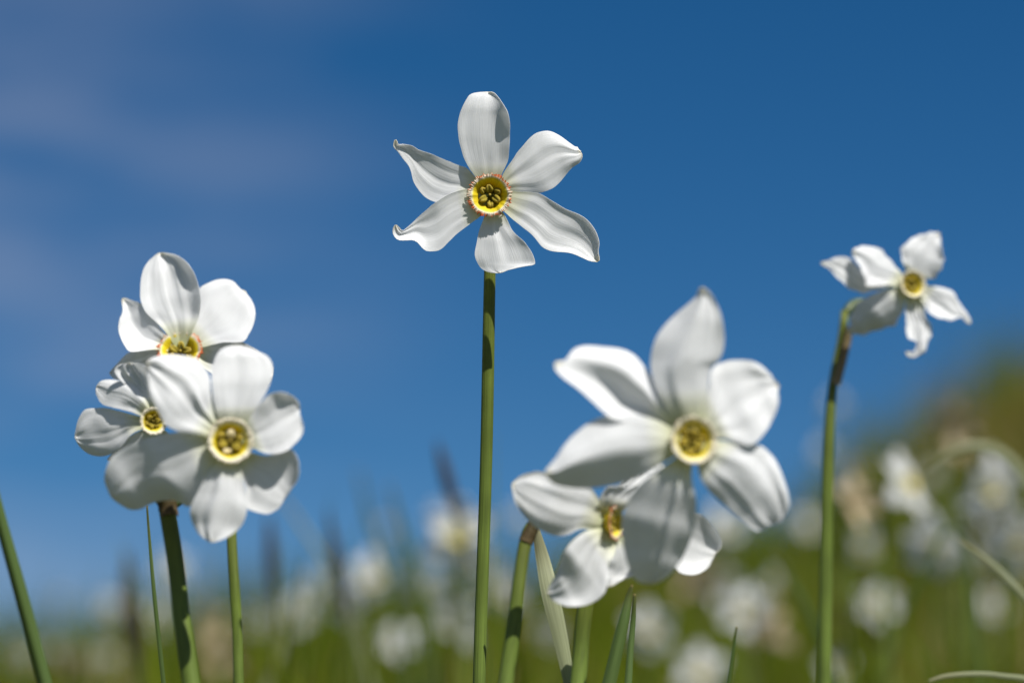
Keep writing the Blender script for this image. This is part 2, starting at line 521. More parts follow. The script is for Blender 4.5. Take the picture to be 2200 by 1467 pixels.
def plant(fl, label, group, stem_pix, petals, R, neck, ctilt=None, frill='red', seed=1, spathe=None, deep=1.0, pale=False, knob=None):
    """a whole daffodil. stem_pix: (px, py, width, depth) from the top of the visible stem downwards;
    neck: (px, py, width, depth) points from behind the corona to the stem top"""
    sp, sr = path3(stem_pix)
    sp, sr = to_ground(sp, sr)
    base = sp[-1].copy(); base.z += 0.004
    root = thing('daffodil', base, label, 'daffodil', group)
    wob = random.Random(seed * 5)
    w1, w2 = wob.uniform(0, 6), wob.uniform(0, 6)
    sp = [q_ + RIGHT * (.00012 * math.sin(i * .3 + w1)) for i, q_ in enumerate(sp)]
    sr = [x * .97 * (1 + .018 * math.sin(i * .4 + w2)) for i, x in enumerate(sr)]
    v, f, u = tube(sp[::-1], sr[::-1], 24, 0.85, .08)
    obj('stem', v, f, M_STEM, root, u)
    for i, pe in enumerate(petals):
        v, f, u = petal_mesh(fl, **pe, seed=seed * 7 + i)
        obj('petal', v, f, M_PETAL, root, u, thick=0.00012)
    c0, n, k = corona(fl, root, R, ctilt, frill, seed, deep, pale=pale)
    # flower tube and ovary
    np_, nr = path3(neck, 16)
    start = c0 - n * (0.42 * R * k)
    pts = [start, start * 0.5 + np_[0] * 0.5] + np_
    rr = [0.30 * R * k, nr[0] * 0.9] + nr
    v, f, u = tube(pts[::-1], rr[::-1], 12)
    obj('flower_tube', v, f, M_OVARY, root, u)
    if spathe:
        pts, rad = path3(spathe, 14)
        V, U, Fc = [], [], []
        # a papery half-sheath wrapped round the neck
        ns = 9
        for i, p in enumerate(pts):
            a_ = pts[max(i - 1, 0)]; b_ = pts[min(i + 1, len(pts) - 1)]
            td = (b_ - a_).normalized()
            e1 = td.cross(FWD).normalized(); e2 = e1.cross(td)
            for q in range(ns):
                an = -2.1 + 4.2 * q / (ns - 1)
                r = rad[i] * (1 + .10 * noise.noise(Vector((q * .9, i * .5, seed))))
                jag = (p - pts[min(i + 1, len(pts) - 1)]) * (1.3 * noise.noise(Vector((q * 1.9, seed, 0)))) if i == 0 else Vector((0, 0, 0))
                V.append(p + jag + (e1 * math.sin(an) + e2 * -math.cos(an)) * r)
                U.append((q / (ns - 1), i / (len(pts) - 1)))
        for i in range(len(pts) - 1):
            for q in range(ns - 1):
                x = i * ns + q
                Fc.append((x, x + 1, x + ns + 1, x + ns))
        obj('spathe', V, Fc, M_SPATHE if seed == 7 else M_SPATHE_BROWN_SHADED, root, U, thick=0.0002)
    return root

def pe(A, B, prof, Lh=None, Rh=None, base_h=0, **k):
    return dict(A=A, B=B, prof=prof, Lh=Lh, Rh=Rh, base_h=base_h, **k)

GF = 'daffodils in bloom in the front row'

# --- the tall sharp one
D0 = FOCUS
fl = dict(z=(820, 170, 3.26), c=(757, 815), D=D0, tilt=(0.0, 0.05))
plant(fl, 'tall sharp white daffodil on a straight stem, the highest bloom of all', GF,
      [(1054, 470, 25, D0 + .012), (1053, 600, 26, D0 + .010), (1046, 900, 27, D0 + .006), (1036, 1250, 28, D0), (1030, 1480, 27, D0 - .004)],
      [
       pe([(700,800),(690,745),(650,675),(610,620),(570,540),(545,450),(534,340),(540,270),(565,200),(595,135),(625,106),(690,93),(740,91)],
          [(790,800),(805,750),(842,665),(870,610),(888,560),(896,440),(898,340),(890,260),(860,190),(818,130),(780,94),(740,91)],
          [-12, -2, 2, 0, -16], [0, 0, -8, -12, -4], [0, 2, 8, 28, 8], base_h=0, rip=1.15),
       pe([(790,790),(850,668),(900,590),(960,500),(1020,430),(1080,382),(1140,364),(1190,370),(1250,400),(1310,445),(1355,476),(1368,474),(1372,488),(1403,515)],
          [(780,810),(890,785),(960,785),(1040,795),(1110,800),(1180,775),(1240,730),(1290,670),(1330,625),(1385,585),(1405,545),(1403,515)],
          [-16, -12, -10, -14, -22], [0, 4, 2, -8, -10], [0, -4, -8, -8, 0], base_h=-4, rip=1.8),
       pe([(780,800),(890,785),(960,788),(1060,793),(1110,803),(1190,850),(1290,910),(1400,960),(1450,1000),(1490,1050),(1515,1100),(1527,1150),(1520,1210),(1526,1260),(1522,1284)],
          [(770,860),(860,930),(920,985),(980,1030),(1060,1100),(1110,1165),(1150,1190),(1220,1208),(1330,1222),(1400,1250),(1460,1275),(1522,1284)],
          [-12, -4, -4, -12, -8], [0, 2, 4, 12, 8], [0, 2, 8, 12, 6], base_h=2, rip=1.5),
       pe([(740,840),(715,975),(690,1040),(672,1110),(658,1180),(655,1240),(675,1295),(705,1330),(740,1352),(790,1360),(835,1358)],
          [(780,840),(850,935),(880,990),(910,1050),(960,1105),(1010,1155),(1050,1215),(1070,1260),(1073,1292),(1060,1302),(1000,1312),(920,1330),(880,1340),(835,1358)],
          [-14, -8, 0, 8, 10], [0, 2, -4, -10, 0], [0, 6, 16, 20, 8], base_h=-2, rip=1.15),
       pe([(740,790),(610,770),(490,800),(378,862),(290,935),(220,1000),(165,1052),(150,1062),(125,1040),(108,1022),(98,1013)],
          [(750,850),(700,950),(640,1000),(580,1045),(520,1090),(470,1140),(430,1180),(385,1203),(320,1206),(285,1182),(250,1143),(215,1129),(170,1132),(110,1127),(80,1088),(80,1045),(98,1013)],
          [-12, 0, 8, 6, 22], [0, 8, 10, 2, 0], [0, -4, 2, 18, 4], base_h=4, rip=1.15),
       pe([(740,790),(640,670),(600,625),(540,605),(450,570),(350,530),(260,495),(210,468),(150,455),(118,460),(108,440),(92,417)],
          [(740,820),(600,840),(450,870),(378,863),(330,845),(290,815),(245,755),(220,710),(205,650),(185,600),(150,555),(112,505),(85,478),(84,450),(92,417)],
          [-18, -14, -12, -10, 4], [0, 4, 8, 10, 4], [0, 4, 2, 4, 2], base_h=-4, rip=1.15),
      ], R=43, neck=[(1054, 424, 22, D0 + .007), (1055, 440, 30, D0 + .011), (1054, 475, 25, D0 + .012)], frill='red', seed=1)

# --- rear bloom of the left clump, looking up
DLB = 0.795
fl = dict(z=(230, 530, 4.89), c=(768, 1105), D=DLB, tilt=(0.0, 0.45))
plant(fl, 'white daffodil with red-rimmed cup looking upward, behind the left clump', GF,
      [(496, 1090, 22, DLB + .010), (498, 1140, 22, DLB + .008), (503, 1250, 23, DLB + .004), (511, 1400, 23, DLB), (514, 1480, 23, DLB - .002)],
      [
       pe([(720,1060),(600,880),(480,760),(390,650),(348,530),(348,410),(372,270),(430,160),(500,95),(555,60)],
          [(820,1060),(900,880),(955,760),(985,610),(975,480),(945,360),(900,250),(830,160),(740,95),(650,72),(555,60)],
          [-10, 10, 20, 22, 12], [0, 4, 2, -6, 0], [0, 8, 26, 38, 10], base_h=8, rip=3.6),
       pe([(820,1060),(860,850),(920,660),(960,500),(985,430),(1060,385),(1150,350),(1250,340),(1320,360),(1365,410),(1410,452),(1455,458)],
          [(860,1120),(1000,1060),(1200,1010),(1420,998),(1490,920),(1530,830),(1553,720),(1545,620),(1510,550),(1470,500),(1455,458)],
          [-10, 0, 4, 2, -10], [0, -2, -6, -8, 0], [0, 8, 10, 4, 0], base_h=0, rip=1.6),
       pe([(850,1120),(1000,1000),(1150,960),(1300,970),(1420,1000),(1560,1080),(1680,1180),(1735,1260),(1742,1330)],
          [(850,1180),(1050,1300),(1300,1420),(1500,1480),(1650,1450),(1720,1400),(1742,1330)],
          [-10, -30, -50, -70, -90], [0, 10, 22, 22, 0], [0, 0, 0, 0, 0], base_h=2, rip=2.5),
       pe([(720,1080),(560,850),(470,740),(385,655),(362,600),(280,570),(200,540),(150,546)],
          [(700,1120),(560,1080),(400,1090),(250,1105),(190,1040),(140,950),(120,850),(135,760),(165,680),(150,546)],
          [-8, 0, -4, 6, 10], [0, 12, 26, 14, 0], [0, 30, 50, 30, 0], base_h=2, rip=2.2, pw=1.3),
       pe([(720,1090),(450,1075),(250,1108),(150,1180),(80,1260),(20,1330)],
          [(760,1180),(500,1300),(300,1400),(100,1400),(20,1330)],
          [-10, -20, -30, -40, -50], base_h=-4, rip=2),
       pe([(740,1150),(620,1350),(620,1500),(700,1650),(780,1720)],
          [(820,1150),(950,1350),(940,1500),(880,1640),(780,1720)],
          [-10, -20, -40, -50, -60], base_h=-2, rip=2),
      ], R=45, neck=[(395, 790, 22, DLB + .020), (420, 850, 24, DLB + .032), (465, 960, 22, DLB + .022), (496, 1095, 22, DLB + .010)],
      ctilt=(0.0, 0.62), frill='red', seed=2)

# --- front bloom of the left clump
DLF = 0.69
fl = dict(z=(130, 520, 2.157), c=(785, 925), D=DLF, tilt=(-0.12, 0.14))
plant(fl, 'large blurred white daffodil at the front of the left clump with broad petals', GF,
      [(356, 1078, 34, DLF + .024), (375, 1200, 36, DLF + .020), (395, 1350, 38, DLF + .014), (412, 1480, 38, DLF + .010)],
      [
       pe([(760,890),(715,760),(700,650),(710,560),(735,510),(770,485),(810,478)],
          [(830,890),(910,770),(955,690),(978,630),(982,570),(960,530),(900,500),(850,482),(810,478)],
          [-14, 2, 0, -12, -34], [0, 2, 0, -6, -4], [0, -4, -4, -6, 0], base_h=4, rip=1.5),
       pe([(830,900),(900,780),(960,712),(1020,693),(1070,710),(1103,740),(1108,770)],
          [(840,930),(900,955),(950,978),(1000,980),(1050,965),(1090,930),(1122,890),(1125,850),(1112,810),(1108,770)],
          [-12, 4, 6, 0, -6], [0, -2, 12, 26, 8], [0, 6, 12, 6, 0], base_h=10, rip=2.0),
       pe([(820,950),(920,985),(980,985),(1060,958),(1098,1000),(1107,1060),(1092,1110),(1065,1140),(1045,1172)],
          [(800,970),(840,1080),(862,1150),(862,1222),(900,1247),(960,1258),(1010,1232),(1032,1195),(1045,1172)],
          [-16, -16, -14, -8, 0], [0, 6, 24, 34, 10], [0, 0, 2, 2, 0], base_h=-6, rip=2.0),
       pe([(770,970),(690,1060),(640,1150),(602,1230),(610,1290),(635,1345),(670,1375),(700,1392)],
          [(800,970),(840,1080),(864,1180),(862,1260),(840,1310),(800,1350),(740,1380),(700,1392)],
          [-12, 2, 8, 6, 2], [0, -8, -24, -30, -4], [0, -4, -8, -10, 0], base_h=6, rip=2.4, pw=0.95, ridge=(-.25, 5, .2)),
       pe([(760,910),(600,880),(480,890),(350,930),(250,985),(215,1050),(205,1110),(232,1180)],
          [(780,970),(700,1080),(630,1190),(590,1225),(540,1197),(480,1195),(420,1212),(370,1237),(320,1237),(270,1212),(232,1180)],
          [-14, -8, -26, -60, -96], [0, 2, -2, -12, -6], [0, -12, -34, -40, -10], base_h=0, rip=2.0),
       pe([(760,890),(705,720),(685,610),(640,548),(560,525),(480,522),(415,540),(395,570)],
          [(750,920),(650,895),(570,885),(500,855),(455,790),(412,690),(395,570)],
          [-14, 2, 12, 8, 0], [0, -10, -20, -24, -4], [0, 2, 6, 4, 0], base_h=4, rip=5.0),
      ], R=49, neck=[(480, 960, 26, DLF + .018), (440, 1020, 30, DLF + .030), (385, 1068, 32, DLF + .030), (357, 1085, 34, DLF + .024)],
      ctilt=(-0.22, 0.26), frill='cream', seed=3, spathe=[(350, 1052, 47, DLF + .024), (357, 1072, 44, DLF + .024), (361, 1090, 40, DLF + .0238), (364, 1110, 37, DLF + .023)], deep=1.3, pale=(1, 4))

# --- small bloom peeping out at the left edge of the clump
DLS = 0.722
fl = dict(z=(130, 520, 2.157), c=(428, 830), D=DLS, tilt=(0.45, 0.1))
plant(fl, 'small white daffodil half hidden at the left edge of the left clump', GF,
      [(352, 1050, 28, DLS + .020), (362, 1100, 30, DLS + .019), (376, 1200, 30, DLS + .017), (395, 1350, 31, DLS + .012), (412, 1480, 31, DLS + .008)],
      [
       pe([(430,800),(390,720),(330,660),(250,640),(195,640),(165,668)],
          [(410,825),(340,792),(260,770),(200,752),(168,710),(165,668)],
          [-10, 4, 8, 2, -10], [0, -2, -10, -14, 0], [0, 2, 4, 0, 0], base_h=0, rip=2.0),
       pe([(410,820),(300,790),(200,768),(120,775),(82,830),(65,900)],
          [(420,850),(330,890),(280,950),(220,987),(150,987),(90,952),(65,900)],
          [-12, 0, 4, 4, 0], [0, -2, -4, -10, 0], [0, 6, -8, -24, 0], base_h=-4, rip=3.0),
       pe([(420,800),(330,700),(265,625),(250,592),(275,568),(320,560)],
          [(470,800),(455,700),(425,620),(380,568),(320,560)],
          [-16, -10, 0, 10, 14], [0, 2, 10, 16, 6], [0, 4, 10, 18, 6], base_h=-8, rip=5),
       pe([(420,850),(320,900),(255,965),(215,1008)],
          [(450,860),(420,980),(320,1045),(215,1008)],
          [-12, -10, -10, -10, -14], base_h=-8, rip=2.5),
       pe([(450,810),(520,770),(560,790),(580,820)], [(450,840),(520,850),(560,840),(580,820)], [-10, -6, -10, -20, -30], base_h=-4, rip=2),
       pe([(430,850),(440,950),(470,1020),(510,1060)], [(460,850),(550,940),(550,1020),(510,1060)], [-12, -14, -20, -26, -30], base_h=-10, rip=2),
      ], R=29, neck=[(335, 915, 20, DLS + .018), (345, 960, 24, DLS + .024), (352, 1055, 28, DLS + .020)],
      ctilt=(-0.35, 0.1), frill='cream', seed=4, deep=1.2)

# --- big near bloom on the right
DBR = 0.660
fl = dict(z=(1080, 600, 2.009), c=(818, 697), D=DBR, tilt=(-0.12, 0.10))
plant(fl, 'largest blurred white daffodil with pointed petals, right of the tall bloom', GF,
      [(1264, 1270, 33, .726), (1257, 1310, 34, .725), (1248, 1390, 35, .723), (1240, 1480, 36, .720)],
      [
       pe([(790,660),(700,560),(648,430),(640,345),(655,270),(690,210),(740,160),(800,110),(838,72),(845,45),(860,30)],
          [(850,660),(880,520),(898,385),(930,352),(950,310),(957,240),(945,170),(920,100),(895,60),(860,30)],
          [-10, 16, 26, 22, 8], [0, -24, -54, -50, -6], [0, -16, -22, -6, 4], base_h=6, rip=3.0, pw=1.1),
       pe([(850,660),(885,500),(905,385),(960,355),(1040,348),(1100,362),(1150,402),(1172,438),(1195,455)],
          [(860,690),(960,690),(1040,712),(1095,702),(1140,650),(1175,580),(1191,520),(1190,480),(1195,455)],
          [-14, -4, -10, -24, -36], [0, -14, -26, 0, 2], [0, 10, 24, 24, 6], base_h=-2, rip=4.0, pw=1.3),
       pe([(850,690),(1000,700),(1100,712),(1160,760),(1200,830),(1230,920),(1237,980),(1215,1030),(1180,1055)],
          [(830,740),(850,840),(885,905),(950,970),(1020,1030),(1080,1077),(1110,1085),(1150,1062),(1180,1055)],
          [-10, 6, 8, -6, -20], [0, -10, -30, 6, 8], [0, -12, -34, -22, 0], base_h=4, rip=4.2, pw=1.4),
       pe([(790,740),(660,830),(580,900),(530,980),(514,1060),(522,1150),(545,1240),(580,1298),(640,1318)],
          [(830,740),(815,850),(836,960),(830,1040),(800,1150),(750,1240),(700,1290),(640,1318)],
          [-12, 0, -24, -62, -112], [0, -14, -26, -22, 0], [0, -14, -26, -24, 0], base_h=0, rip=1.6, pw=0.95, ridge=(.34, 13, .12)),
       pe([(790,690),(700,625),(600,588),(500,580),(400,605),(330,650),(270,710),(235,765),(180,832)],
          [(800,730),(700,790),(600,840),(500,880),(400,900),(300,900),(220,882),(180,832)],
          [-8, 10, 16, 14, 0], [0, -10, -22, -30, -4], [0, -22, -50, -54, -10], base_h=8, rip=2.2, pw=1.2),
       pe([(800,670),(690,520),(640,420),(605,370),(570,330),(520,305),(440,292),(360,288),(310,300),(285,330),(268,352),(228,352)],
          [(780,680),(640,620),(490,605),(440,575),(380,520),(310,460),(260,425),(232,398),(222,372),(228,352)],
          [-16, -18, -20, -20, -6], [0, 4, -6, -24, -4], [0, 6, 30, 34, 6], base_h=-6, rip=2.2, pw=1.4, wave=20),
      ], R=52, neck=[(1476, 960, 30, .682), (1455, 1050, 30, .700), (1390, 1170, 30, .720), (1315, 1235, 31, .728), (1264, 1275, 33, .726)],
      ctilt=(-0.26, 0.20), frill='cream', seed=5, deep=1.25)

# --- lower bloom facing right, behind the big one
DLR = 0.696
fl = dict(z=(1080, 970, 4.192), c=(985, 640), D=DLR, tilt=(-0.45, 0.06))
plant(fl, 'white daffodil turned sideways below the biggest bloom, cup orange at its edge', GF,
      [(1142, 1130, 27, DLR + .016), (1130, 1162, 28, DLR + .015), (1112, 1280, 30, DLR + .010), (1086, 1480, 34, DLR + .004)],
      [
       pe([(960,600),(850,400),(760,300),(620,240),(500,200),(380,185),(290,176),(180,210),(110,260),(76,295)],
          [(960,680),(820,705),(700,695),(600,745),(490,757),(380,722),(280,662),(190,582),(120,475),(88,370),(76,295)],
          [-10, 4, 0, -30, -54], [0, 4, 6, 0, 0], [0, -8, -26, -14, 0], base_h=-4, rip=2.6),
       pe([(960,700),(850,690),(710,735),(600,835),(530,950),(480,1100),(425,1200),(394,1270)],
          [(1010,720),(1010,900),(955,1010),(938,1200),(900,1290),(800,1360),(700,1390),(580,1390),(460,1342),(394,1270)],
          [-8, 8, 8, -20, -56], [0, -4, -12, -16, 0], [0, 12, 30, 22, 0], base_h=4, rip=2.6),
       pe([(1000,740),(975,950),(945,1080),(938,1200),(975,1212)],
          [(1060,740),(1200,850),(1275,950),(1262,1050),(1180,1112),(1080,1150),(975,1212)],
          [-10, -6, -10, -14, -10], [0, 2, 6, 6, 0], [0, 4, 10, 12, 4], base_h=-10, rip=2.2),
       pe([(1010,620),(1300,560),(1500,560),(1740,553),(1830,600),(1910,690),(1962,790),(1962,860),(1910,912)],
          [(1010,680),(1300,850),(1480,990),(1560,1052),(1600,1092),(1700,1107),(1790,1085),(1870,1020),(1910,912)],
          [-10, -14, -14, -16, -2], [0, 8, 16, 22, 10], [0, 8, 16, 26, 12], base_h=-6, rip=2.0),
       pe([(960,600),(870,490),(888,390),(950,320),(1050,300),(1120,220),(1230,170),(1300,110),(1370,84)],
          [(1020,600),(1110,500),(1250,330),(1370,222),(1440,190),(1466,150),(1430,110),(1370,84)],
          [-6, 14, 16, 6, -8], [0, 8, 10, 8, 0], [0, 12, 16, 10, 0], base_h=-4, rip=5, tiltk=0.4),
      ], R=34, neck=[(1260, 1120, 24, DLR + .012), (1220, 1112, 26, DLR + .020), (1165, 1112, 26, DLR + .018), (1142, 1132, 27, DLR + .016)],
      ctilt=(-2.0, 0.1), frill='red', seed=6,
      spathe=[(1150, 1120, 26, DLR + .016), (1140, 1140, 28.5, DLR + .0155), (1129, 1164, 30, DLR + .015)], deep=1.2)

# --- the one on the far right, nodding from a bent neck
DRF = 0.87
fl = dict(z=(1700, 470, 2.768), c=(715, 392), D=DRF, tilt=(-0.2, 0.12), rag=4.0)
plant(fl, 'white daffodil on a bent dark neck at the far right, petals twisted', GF,
      [(1816, 668, 19, DRF + .016), (1808, 730, 18, DRF + .014), (1790, 828, 20, DRF + .011), (1779, 980, 26, DRF + .006), (1774, 1200, 29, DRF), (1772, 1480, 31, DRF - .006)],
      [
       pe([(700,370),(662,260),(650,210),(670,160),(720,120),(790,90),(850,77),(886,84)],
          [(740,370),(850,352),(888,310),(905,250),(900,190),(882,140),(886,84)],
          [-8, 4, 8, 6, 0], [0, 0, -8, -8, 0], [0, 2, 16, 18, 4], base_h=2, rip=2.4),
       pe([(690,380),(540,330),(420,300),(350,235),(260,228),(172,258)],
          [(690,400),(540,412),(430,440),(370,425),(290,370),(230,300),(172,258)],
          [-14, -12, -10, -4, 2], [0, -4, -4, 2, 0], [0, 2, 2, 6, 0], base_h=-4, rip=2),
       pe([(700,380),(625,290),(572,220),(520,180),(450,162),(390,168),(360,195)],
          [(690,400),(590,390),(500,402),(440,402),(425,330),(390,260),(360,195)],
          [-8, 4, 8, 10, 6], [0, -4, -10, -14, 0], [0, 8, 14, 14, 0], base_h=4, rip=2),
       pe([(690,390),(560,422),(450,462),(392,510),(360,560),(345,630),(345,692)],
          [(700,420),(652,570),(605,630),(560,655),(480,667),(400,692),(345,692)],
          [-6, -2, -14, -36, -66], [0, -4, -10, -12, 0], [0, -8, -24, -24, 0], base_h=4, rip=1.6),
       pe([(700,420),(672,540),(690,600),(682,655),(690,700),(728,722),(752,755),(735,790),(700,785),(675,788)],
          [(740,420),(785,500),(796,580),(825,630),(830,690),(805,755),(785,790),(745,826),(700,820),(675,788)],
          [-10, -4, 2, 10, 16], [0, 2, 8, 4, 0], [0, 6, -4, 10, 0], base_h=-2, rip=4),
       pe([(740,390),(880,410),(960,430),(990,480),(1030,540),(1062,590),(1056,626)],
          [(740,420),(810,550),(850,582),(920,602),(960,602),(1000,592),(1030,612),(1056,626)],
          [-8, 0, 4, 6, 10], [0, 2, -4, -6, 0], [0, 4, 12, 10, 0], base_h=0, rip=3.2),
      ], R=30, neck=[(1930, 640, 20, DRF + .010), (1880, 650, 21, DRF + .020), (1843, 652, 23, DRF + .020), (1827, 660, 22, DRF + .018), (1816, 675, 19, DRF + .016)],
      ctilt=(-0.34, 0.22), frill='cream', seed=7, deep=1.25,
      spathe=[(1826, 700, 18, DRF + .0125), (1814, 760, 16, DRF + .0105), (1796, 826, 19, DRF + .0095)])

# ------------------------------------------------------------------ leaf blades standing on their own
def blade(pix, label, mat=None, cat='leaf', name='leaf_blade', group=None, fold=0.25, down=True, thick=0.0006):
    pts, rad = path3(pix, 26)
    if down:
        pts, rad = to_ground(pts, rad, 1.0)
    base = pts[-1].copy()
    root_loc = base
    V, U, Fc = [], [], []
    n = len(pts); ns = 7
    for i, p in enumerate(pts):
        a_ = pts[max(i - 1, 0)]; b_ = pts[min(i + 1, n - 1)]
        td = (b_ - a_).normalized()
        e1 = td.cross(FWD).normalized(); e2 = e1.cross(td).normalized()
        for q in range(ns):
            v = -1 + 2 * q / (ns - 1)
            V.append(p + e1 * (v * rad[i]) + e2 * (rad[i] * fold * (v * v - .4)))
            U.append(((v + 1) / 2, 1 - i / (n - 1)))
    for i in range(n - 1):
        for q in range(ns - 1):
            x = i * ns + q
            Fc.append((x, x + 1, x + ns + 1, x + ns))
    o = obj(name, V, Fc, mat or M_LEAF, None, U, thick=thick, loc=root_loc)
    o.location = root_loc
    o['label'] = label; o['category'] = cat
    if group:
        o['group'] = group
    return o

GB = 'leaf blades between the daffodil stems'
blade([(-70, 850, 2, .70), (-45, 950, 13, .70), (-22, 1030, 20, .70), (0, 1115, 22, .70), (48, 1290, 26, .70), (98, 1480, 28, .70)], 'thick green daffodil leaf leaning out of the left edge', group=GB, fold=0.9)
blade([(316, 1085, 2, .775), (320, 1140, 4, .775), (332, 1280, 7, .772), (353, 1480, 8, .77)], 'very thin green grass blade just left of the left clump stems', cat='grass blade', name='grass_blade', group=GB)
blade([(1152, 1138, 14, .745), (1166, 1200, 28, .745), (1183, 1280, 36, .742), (1205, 1375, 30, .74), (1226, 1480, 22, .738)], 'pale yellowish sunlit leaf behind the sideways bloom', M_LEAF_PALE_LIT, group=GB, fold=0.2)
blade([(1358, 1256, 2, .735), (1350, 1285, 11, .735), (1336, 1350, 21, .733), (1306, 1480, 27, .73)], 'pointed dark green leaf tip below the biggest bloom', group=GB, fold=0.7)
blade([(1363, 1275, 3, .745), (1360, 1330, 8, .745), (1354, 1400, 11, .743), (1349, 1480, 13, .74)], 'narrow green blade tucked behind the pointed leaf tip', group=GB, fold=0.5)
blade([(1583, 1345, 2, .80), (1576, 1390, 6, .80), (1563, 1480, 9, .80)], 'short thin green blade in the gap right of centre', cat='grass blade', name='grass_blade', group=GB)
blade([(1996, 1462, 4, .70), (2030, 1452, 8, .70), (2090, 1447, 9, .70), (2150, 1451, 10, .70), (2230, 1470, 12, .70), (2290, 1560, 12, .70)], 'arched yellowish grass blade across the lower right corner', M_LEAF_PALE_LIT, 'grass blade', 'grass_blade', GB)
blade([(2060, 1160, 4, .92), (2110, 1195, 10, .92), (2160, 1240, 13, .92), (2230, 1320, 14, .92), (2300, 1450, 15, .92)], 'bent pale green blade sloping down to the right edge', M_LEAF_PALE_LIT, 'grass blade', 'grass_blade', GB)
blade([(1990, 1010, 4, 1.12), (2050, 968, 16, 1.12), (2120, 962, 20, 1.12), (2180, 1000, 22, 1.12), (2230, 1090, 22, 1.12), (2260, 1220, 22, 1.12)], 'broad pale blurred blade arching over the white blooms at right', M_LEAF_PALE_LIT, 'grass blade', 'grass_blade', GB)
blade([(835, 1040, 4, 1.5), (860, 1130, 14, 1.5), (905, 1290, 20, 1.5), (930, 1480, 22, 1.5)], 'blurred upright blade left of the tall stem, fading into blue', M_LEAF, 'grass blade', 'grass_blade', GB)
blade([(770, 1010, 4, 1.7), (800, 1130, 13, 1.7), (850, 1290, 18, 1.7), (880, 1480, 20, 1.7)], 'faint blurred blade farther left of the tall stem', M_LEAF, 'grass blade', 'grass_blade', GB)
blade([(600, 1060, 3, 1.5), (650, 1130, 8, 1.5), (740, 1280, 10, 1.5), (800, 1480, 12, 1.5)], 'faint slanting blade right of the left clump', M_LEAF_PALE_LIT, 'grass blade', 'grass_blade', GB)
blade([(725, 1200, 3, 1.4), (690, 1260, 9, 1.4), (630, 1350, 11, 1.4), (570, 1480, 12, 1.4)], 'pale blade crossing backward to the left behind the dark spikes', M_LEAF_PALE_LIT, 'grass blade', 'grass_blade', GB)
blade([(1905, 1480, 3, 1.2), (1940, 1330, 8, 1.2), (2010, 1180, 11, 1.2), (2040, 1130, 11, 1.2), (2085, 1230, 11, 1.2), (2110, 1480, 12, 1.2)], 'folded narrow blade standing in the grass at the lower right', M_LEAF, 'grass blade', 'grass_blade', GB)
blade([(1660, 1185, 3, 1.15), (1690, 1230, 10, 1.15), (1740, 1320, 14, 1.15), (1800, 1480, 16, 1.15)], 'dark slanting blade left of the far right stem', M_LEAF, 'grass blade', 'grass_blade', GB)

# ------------------------------------------------------------------ dark sedge spikes
GS = 'dark sedge spikes in the meadow'
def spike(top, bot, wid, d, label):
    """a dark seed spike on a thin stalk"""
    pts, rad = path3([(top[0], top[1], 2, d), (top[0] * .75 + bot[0] * .25, top[1] * .75 + bot[1] * .25, wid * .8, d), (top[0] * .4 + bot[0] * .6, top[1] * .4 + bot[1] * .6, wid, d), (bot[0], bot[1], wid * .35, d)], 22)
    sp, sr = path3([(bot[0], bot[1] - 4, wid * .32, d), (bot[0] * 1.3 - top[0] * .3, bot[1] + (bot[1] - top[1]) * .3, wid * .32, d)], 6)
    sp, sr = to_ground(sp, sr)
    base = sp[-1].copy()
    r = thing('sedge', base, label, 'sedge', GS)
    v, f, u = tube(sp[::-1], sr[::-1], 8)
    obj('stalk', v, f, M_STALK, r, u)
    rad = [x * (1 + .22 * math.sin(i * 2.4)) for i, x in enumerate(rad)]
    v, f, u = tube(pts[::-1], rad[::-1], 10)
    obj('spike', v, f, M_SPIKE, r, u)
spike((272, 1175), (285, 1400), 30, 1.5, 'dark blurred sedge spike left of the left clump stems')
spike((302, 1290), (300, 1467), 16, 1.4, 'shorter brown sedge spike beside the leftmost dark spike')
spike((578, 1100), (588, 1300), 24, 1.4, 'dark sedge spike just right of the left clump')
spike((703, 1090), (745, 1330), 22, 1.35, 'dark leaning sedge spike between left clump and tall stem')
spike((938, 945), (985, 1120), 25, 1.3, 'tallest dark sedge spike leaning beside the tall stem')

# ------------------------------------------------------------------ daffodils farther back
def generic_petal(curl, width, seed, length=.026):
    V, U, Fc = [], [], []
    nu, nv = 12, 9
    for i in range(nu):
        u = i / (nu - 1)
        wd = width * (math.sin(math.pi * min(1, (0.06 + .94 * u)) ** 0.85) ** .75 * .95 + .10 * (1 - u))
        for j in range(nv):
            v = -1 + 2 * j / (nv - 1)
            x = wd * v * .5
            r = .003 + length * u
            h = -curl * u * u * length + .22 * abs(v) ** 2 * wd * (0.6 - u) + .0022 * noise.noise(Vector((v * 2, u * 3, seed * 2.3))) * (u * 2)
            V.append((x, -h, r))     # petal grows along +Z, faces -Y
            U.append(((v + 1) / 2, u))
    for i in range(nu - 1):
        for j in range(nv - 1):
            a = i * nv + j
            Fc.append((a, a + 1, a + nv + 1, a + nv))
    return V, Fc, U

def raw_mesh(name, V, Fc, U, mat):
    me = bpy.data.meshes.new(name)
    me.from_pydata([tuple(v) for v in V], [], Fc)
    ul = me.uv_layers.new(name='UVMap')
    flat = []
    for p in me.polygons:
        for vi in p.vertices:
            flat += U[vi]
    ul.data.foreach_set('uv', flat)
    me.materials.append(mat)
    me.polygons.foreach_set('use_smooth', [True] * len(me.polygons))
    return me

